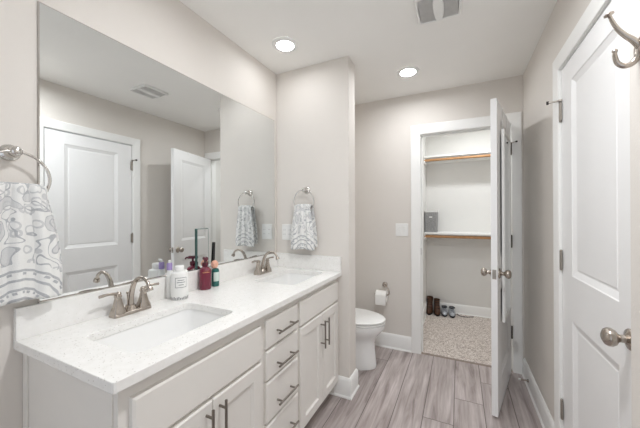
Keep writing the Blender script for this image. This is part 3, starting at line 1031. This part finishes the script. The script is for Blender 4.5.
mb_ = thing('pump_bottle', 'maroon pump bottle standing against the backsplash', 'bottle', (-1.272, 1.157, ZT + .0006), math.radians(-30))
lathe_part('body', [(0, 0), (.029, 0), (.032, .004), (.032, .098), (.030, .108), (.020, .119), (.014, .123), (.013, .128), (0, .128)], MAROON, mb_)
b = MB(); b.lathe([(0, .127), (.016, .127), (.016, .143), (.013, .147), (.006, .148), (.006, .163), (0, .163)], MAROOND, 24)
b.loft([rrect(.006, 0, .020, .0115, .006, .163), rrect(.006, 0, .021, .0125, .006, .170), rrect(.004, 0, .017, .010, .006, .178)], MAROOND)
b.tube([(.018, 0, .170), (.036, 0, .168), (.042, 0, .160)], [.006, .005, .0045], MAROOND, 10)
b.build('pump', mb_)
b = MB()
for z, w in ((.106, .5), (.098, .62), (.100, .3)):
    wrap(b, .0323 - max(0, (z - .098)) * .2, -w, w, z - .004, z - .001, GOLDTXT)
b.build('label', mb_)
gb = thing('small_tube', 'dark teal tube with pale label right of the maroon pump bottle', 'bottle', (-1.272, 1.232, ZT + .0006), math.radians(-20))
lathe_part('body', [(0, 0), (.0195, 0), (.021, .003), (.021, .088), (.018, .098), (.010, .102), (0, .102)], TEAL, gb, 24)
b = MB(); wrap(b, .0213, -.9, .7, .030, .082, PALEGRN); b.build('label', gb)
# peach bath puff that sits on the teal tube's shoulder
b = MB()
vs = []
nz, na = 16, 30
rings = []
for j in range(nz + 1):
    th = PI * j / nz
    ring = []
    for i in range(na):
        a = 2 * PI * i / na
        r = .0195 * (1 + .22 * noise.noise((math.cos(a) * math.sin(th) * 3.1, math.sin(a) * math.sin(th) * 3.1, math.cos(th) * 3.1)) + .10 * math.sin(7 * a + 5 * th))
        ring.append((max(1e-4, r * math.sin(th)) * math.cos(a), max(1e-4, r * math.sin(th)) * math.sin(a), .023 - .023 * math.cos(th)))
    rings.append(ring)
b.loft(rings, PEACH)
tag(b.build('bath_puff', None, (-1.272, 1.226, ZT + .1032), angle=70), 'small peach puff on top of the dark teal tube', 'bath puff')

# small things leaning on the ledge of the backsplash
gm = thing('tabletop_mirror', 'small rectangular mirror with dark green edges leaning behind the maroon bottle', 'mirror', (XM + .0105, 1.178, 1.0012))
b = MB(); b.box(-.0045, .0045, -.041, .041, 0, .228, GLASSEDGE); b.build('edge', gm, smooth=False, bevel=.001)
b = MB(); b.add([(.0049, -.0375, .004), (.0049, .0375, .004), (.0049, .0375, .2245), (.0049, -.0375, .2245)], [(0, 1, 2, 3)], MIRROR); b.build('glass', gm, smooth=False)
gm.rotation_euler = (0, 0, 0)
cb = thing('hair_comb', 'thin black comb leaning against the mirror beside the peach puff', 'comb', (XM + .013, 1.258, 1.0012))
b = MB(); b.loft([rrect(0, 0, .003, .006, .002, 0, 3), rrect(-.001, .004, .003, .007, .002, .07, 3), rrect(-.0025, .008, .003, .0065, .002, .142, 3)], BLACKP); b.build('handle', cb)

# ------------------------------------------------------------------ robe hook beside the camera
hk = thing('robe_hook', 'nickel double robe hook on the wall edge at upper right', 'hook', (XS, .83, 1.652))
b = MB()
b.lathe([(0, 0), (.024, 0), (.024, .003), (.020, .006), (.011, .008), (0, .0085)], NICKEL, 24, axis_m((0, 0, 0), (-1, 0, 0)))
b.build('rosette', hk, angle=50)
b = MB()
b.tube(catmull([(-.004, 0, .003), (-.014, 0, .018), (-.026, 0, .031), (-.038, 0, .048), (-.047, 0, .068), (-.050, 0, .078)], 6), [.0066 - .0034 * min(1, i / 28) for i in range(31)], NICKEL, 14)
b.lathe([(0, -.006), (.003, -.005), (.0035, 0), (.0085, .002), (.0085, .005), (.003, .008), (0, .009)], NICKEL, 14, axis_m((-.051, 0, .080), (-.3, 0, 1)))
b.build('upper_arm', hk, angle=70)
b = MB()
b.tube(catmull([(-.004, 0, -.003), (-.007, 0, -.018), (-.016, 0, -.030), (-.028, 0, -.033), (-.039, 0, -.024), (-.043, 0, -.008), (-.043, 0, .001)], 6), [.0068 - .003 * min(1, i / 34) for i in range(37)], NICKEL, 14)
b.sphere((-.043, 0, .002), .0050, NICKEL, 12, 8)
b.build('lower_arm', hk, angle=70)

# door stop on the right-hand baseboard
ds = thing('door_stop', 'small spring door stop on the baseboard behind the open closet door', 'door stop', (XR - .0145, 2.60, .062))
b = MB(); b.lathe([(0, 0), (.012, 0), (.010, .006), (.006, .010), (.0055, .050), (0, .050)], NICKEL, 14, axis_m((0, 0, 0), (-1, 0, 0))); b.build('spring', ds)
b = MB(); b.lathe([(0, .049), (.0075, .049), (.0075, .062), (0, .064)], WHITEP, 14, axis_m((0, 0, 0), (-1, 0, 0))); b.build('tip', ds)

# ------------------------------------------------------------------ narrow mirror hung over the closet door
T1 = DOOR1.matrix_basis if False else (Matrix.Translation(DOOR1.location) @ Matrix.Rotation(PHI, 4, 'Z'))
dm = thing('door_mirror', 'narrow white-framed mirror hung over the open closet door', 'mirror', T1 @ Vector((.35, -.004, .555)), PHI)
wm, hm = .17, 1.315
b = MB()
fr = lambda i, y, bot=0: [(-wm + i, y, i), (wm - i, y, i), (wm - i, y, hm - i), (-wm + i, y, hm - i)]
b.loft([fr(0, .003), fr(0, .018), fr(.006, .021), fr(.022, .019), fr(.025, .012)], TRIM, caps=(True, False))
b.build('frame', dm, angle=30)
b = MB(); b.add(fr(.024, .0125), [(0, 1, 2, 3)], MIRROR); b.build('glass', dm, smooth=False)
top = 2.03 - .555
for x in (-.10, .10):
    b = MB()
    pr = [(.012, hm - .01), (.002, hm + .02), (.002, top + .002), (-.037, top + .002), (-.037, top - .03)]
    w = .009
    R = [[(x - w, y, z), (x + w, y, z), (x + w, y + (.0016 if k < 3 else .0), z + (.0 if k < 2 else .0016)), (x - w, y + (.0016 if k < 3 else .0), z + (.0 if k < 2 else .0016))] for k, (y, z) in enumerate(pr)]
    R[-1] = [(x - w, -.0385, top - .03), (x + w, -.0385, top - .03), (x + w, -.037, top - .03), (x - w, -.037, top - .03)]
    b.loft(R, WHITEP); b.build('hanger', dm, smooth=False)

# ------------------------------------------------------------------ closet: two shelves, bin, shoes
def shelf(label, z, group='closet shelves'):
    s = thing('closet_shelf', label, 'shelf', (0, CY1, z), 0, group)
    MB().box(CX0 + .002, CX1 - .002, -.302, -.001, 0, .019, TRIM).build('board', s, smooth=False, bevel=.001)
    MB().box(CX0 + .002, CX1 - .002, -.320, -.302, -.002, .021, TRIM).build('front_lip', s, smooth=False, bevel=.002)
    b = MB(); b.tube([(CX0 + .004, -.285, -.032), (CX1 - .004, -.285, -.032)], .0165, RAWWOOD, 16); b.build('rod', s)
    MB().box(CX0 + .002, CX1 - .002, -.020, -.002, -.034, -.001, TRIM).build('cleat', s, smooth=False)
    b = MB(); b.box(CX0 + .001, CX0 + .019, -.30, -.021, -.07, -.001, TRIM); b.build('end_support', s, smooth=False)
    return s
shelf('upper white closet shelf with wooden hanging rod', 2.022)
shelf('lower white closet shelf with wooden hanging rod, holding a grey bin', 1.057)

bn = thing('storage_bin', 'grey woven storage bin on the lower closet shelf', 'storage bin', (-.325, CY1 - .155, 1.0765))
b = MB()
o1 = lambda z, g: rrect(0, 0, .070 + g, .12 + g, .012, z, 4)
b.loft([o1(0, 0), o1(.26, .004), o1(.26, -.002), o1(.012, -.006)], BINM, caps=(True, True)); b.build('body', bn, angle=60)
b = MB(); b.loft([o1(.254, .0045), o1(.272, .007), o1(.272, -.003), o1(.254, -.003)], WHITEP, caps=(False, False)); b.build('rim', bn, angle=60)
MB().box(-.018, .018, -.1262, -.1235, .185, .200, WHITEP).build('handle', bn, bevel=.002)

def boot(label, loc, rz, h=.22):
    t = thing('boot', label, 'boot', loc, rz, 'brown boots in the closet')
    t.scale = (.84, 1, 1)
    b = MB()
    def sec(z, xf, xb, hw):
        return egg((xf + xb) / 2 - .01, xf, xb, hw * .86, z, 22)
    b.loft([sec(.018, .135, -.13, .046), sec(.040, .137, -.130, .048), sec(.062, .125, -.128, .046), sec(.080, .085, -.126, .043), sec(.100, .030, -.124, .040), sec(.125, -.005, -.122, .040), sec(.17, -.012, -.126, .043), sec(h, -.008, -.130, .046), sec(h, -.018, -.122, .039), sec(h - .09, -.022, -.118, .034)], BOOT)
    b.build('upper', t, angle=70)
    b = MB(); b.loft([sec(0, .135, -.13, .044), sec(.02, .141, -.134, .050)], BOOTSOLE); b.build('sole', t)
    b = MB()
    for k in range(4):
        z = .085 + .026 * k; x = [.075, .028, .0, -.008][k]
        b.tube([(x, -.03, z), (x + .012, 0, z + .006), (x, .03, z)], .0035, BOOTSOLE, 8)
    b.build('laces', t)
    return t
boot('brown leather boot against the closet left wall, the left one of the pair', (-.356, 4.048, .008), math.radians(-90), .19)
boot('brown leather boot beside the black and grey sneakers, the right one of the pair', (-.264, 4.044, .008), math.radians(-84), .165)

def sneaker(label, loc, rz):
    t = thing('sneaker', label, 'shoe', loc, rz, 'black and grey sneakers in the closet')
    t.scale = (.84, .9, .95)
    sec = lambda z, xf, xb, hw: egg((xf + xb) / 2 - .01, xf, xb, hw, z, 22)
    b = MB(); b.loft([sec(.020, .125, -.125, .040), sec(.038, .124, -.126, .042), sec(.055, .095, -.125, .039), sec(.072, .035, -.122, .036), sec(.085, -.01, -.120, .035), sec(.085, -.02, -.112, .029), sec(.06, -.02, -.108, .026)], SNEAK); b.build('upper', t, angle=70)
    b = MB(); b.loft([sec(0, .125, -.125, .038), sec(.022, .131, -.131, .045)], SNEAKD); b.build('sole', t)
    b = MB(); b.loft([sec(.082, -.004, -.124, .039), sec(.092, -.008, -.124, .040), sec(.092, -.02, -.113, .031), sec(.080, -.02, -.113, .031)], SNEAKD); b.build('collar', t, angle=60)
    b = MB()
    for k in range(3):
        x = .075 - .03 * k; z = .066 + .009 * k
        b.tube([(x, -.026, z - .008), (x, 0, z + .004), (x, .026, z - .008)], .0035, SNEAKD, 8)
    b.build('laces', t)
    return t
sneaker('black and grey sneaker standing next to the brown boots', (-.176, 4.048, .008), math.radians(-86))
sneaker('black and grey sneaker farther from the brown boots, with a thin cord beside it', (-.086, 4.050, .008), math.radians(-86))
b = MB(); b.tube(catmull([(-.03, 4.12, .012), (.0, 4.06, .011), (.05, 4.045, .012), (.10, 4.06, .011), (.16, 4.09, .012)], 6), .004, SNEAKD, 8)
tag(b.build('cord', None), 'thin dark cord lying on the carpet right of the sneakers', 'cord')
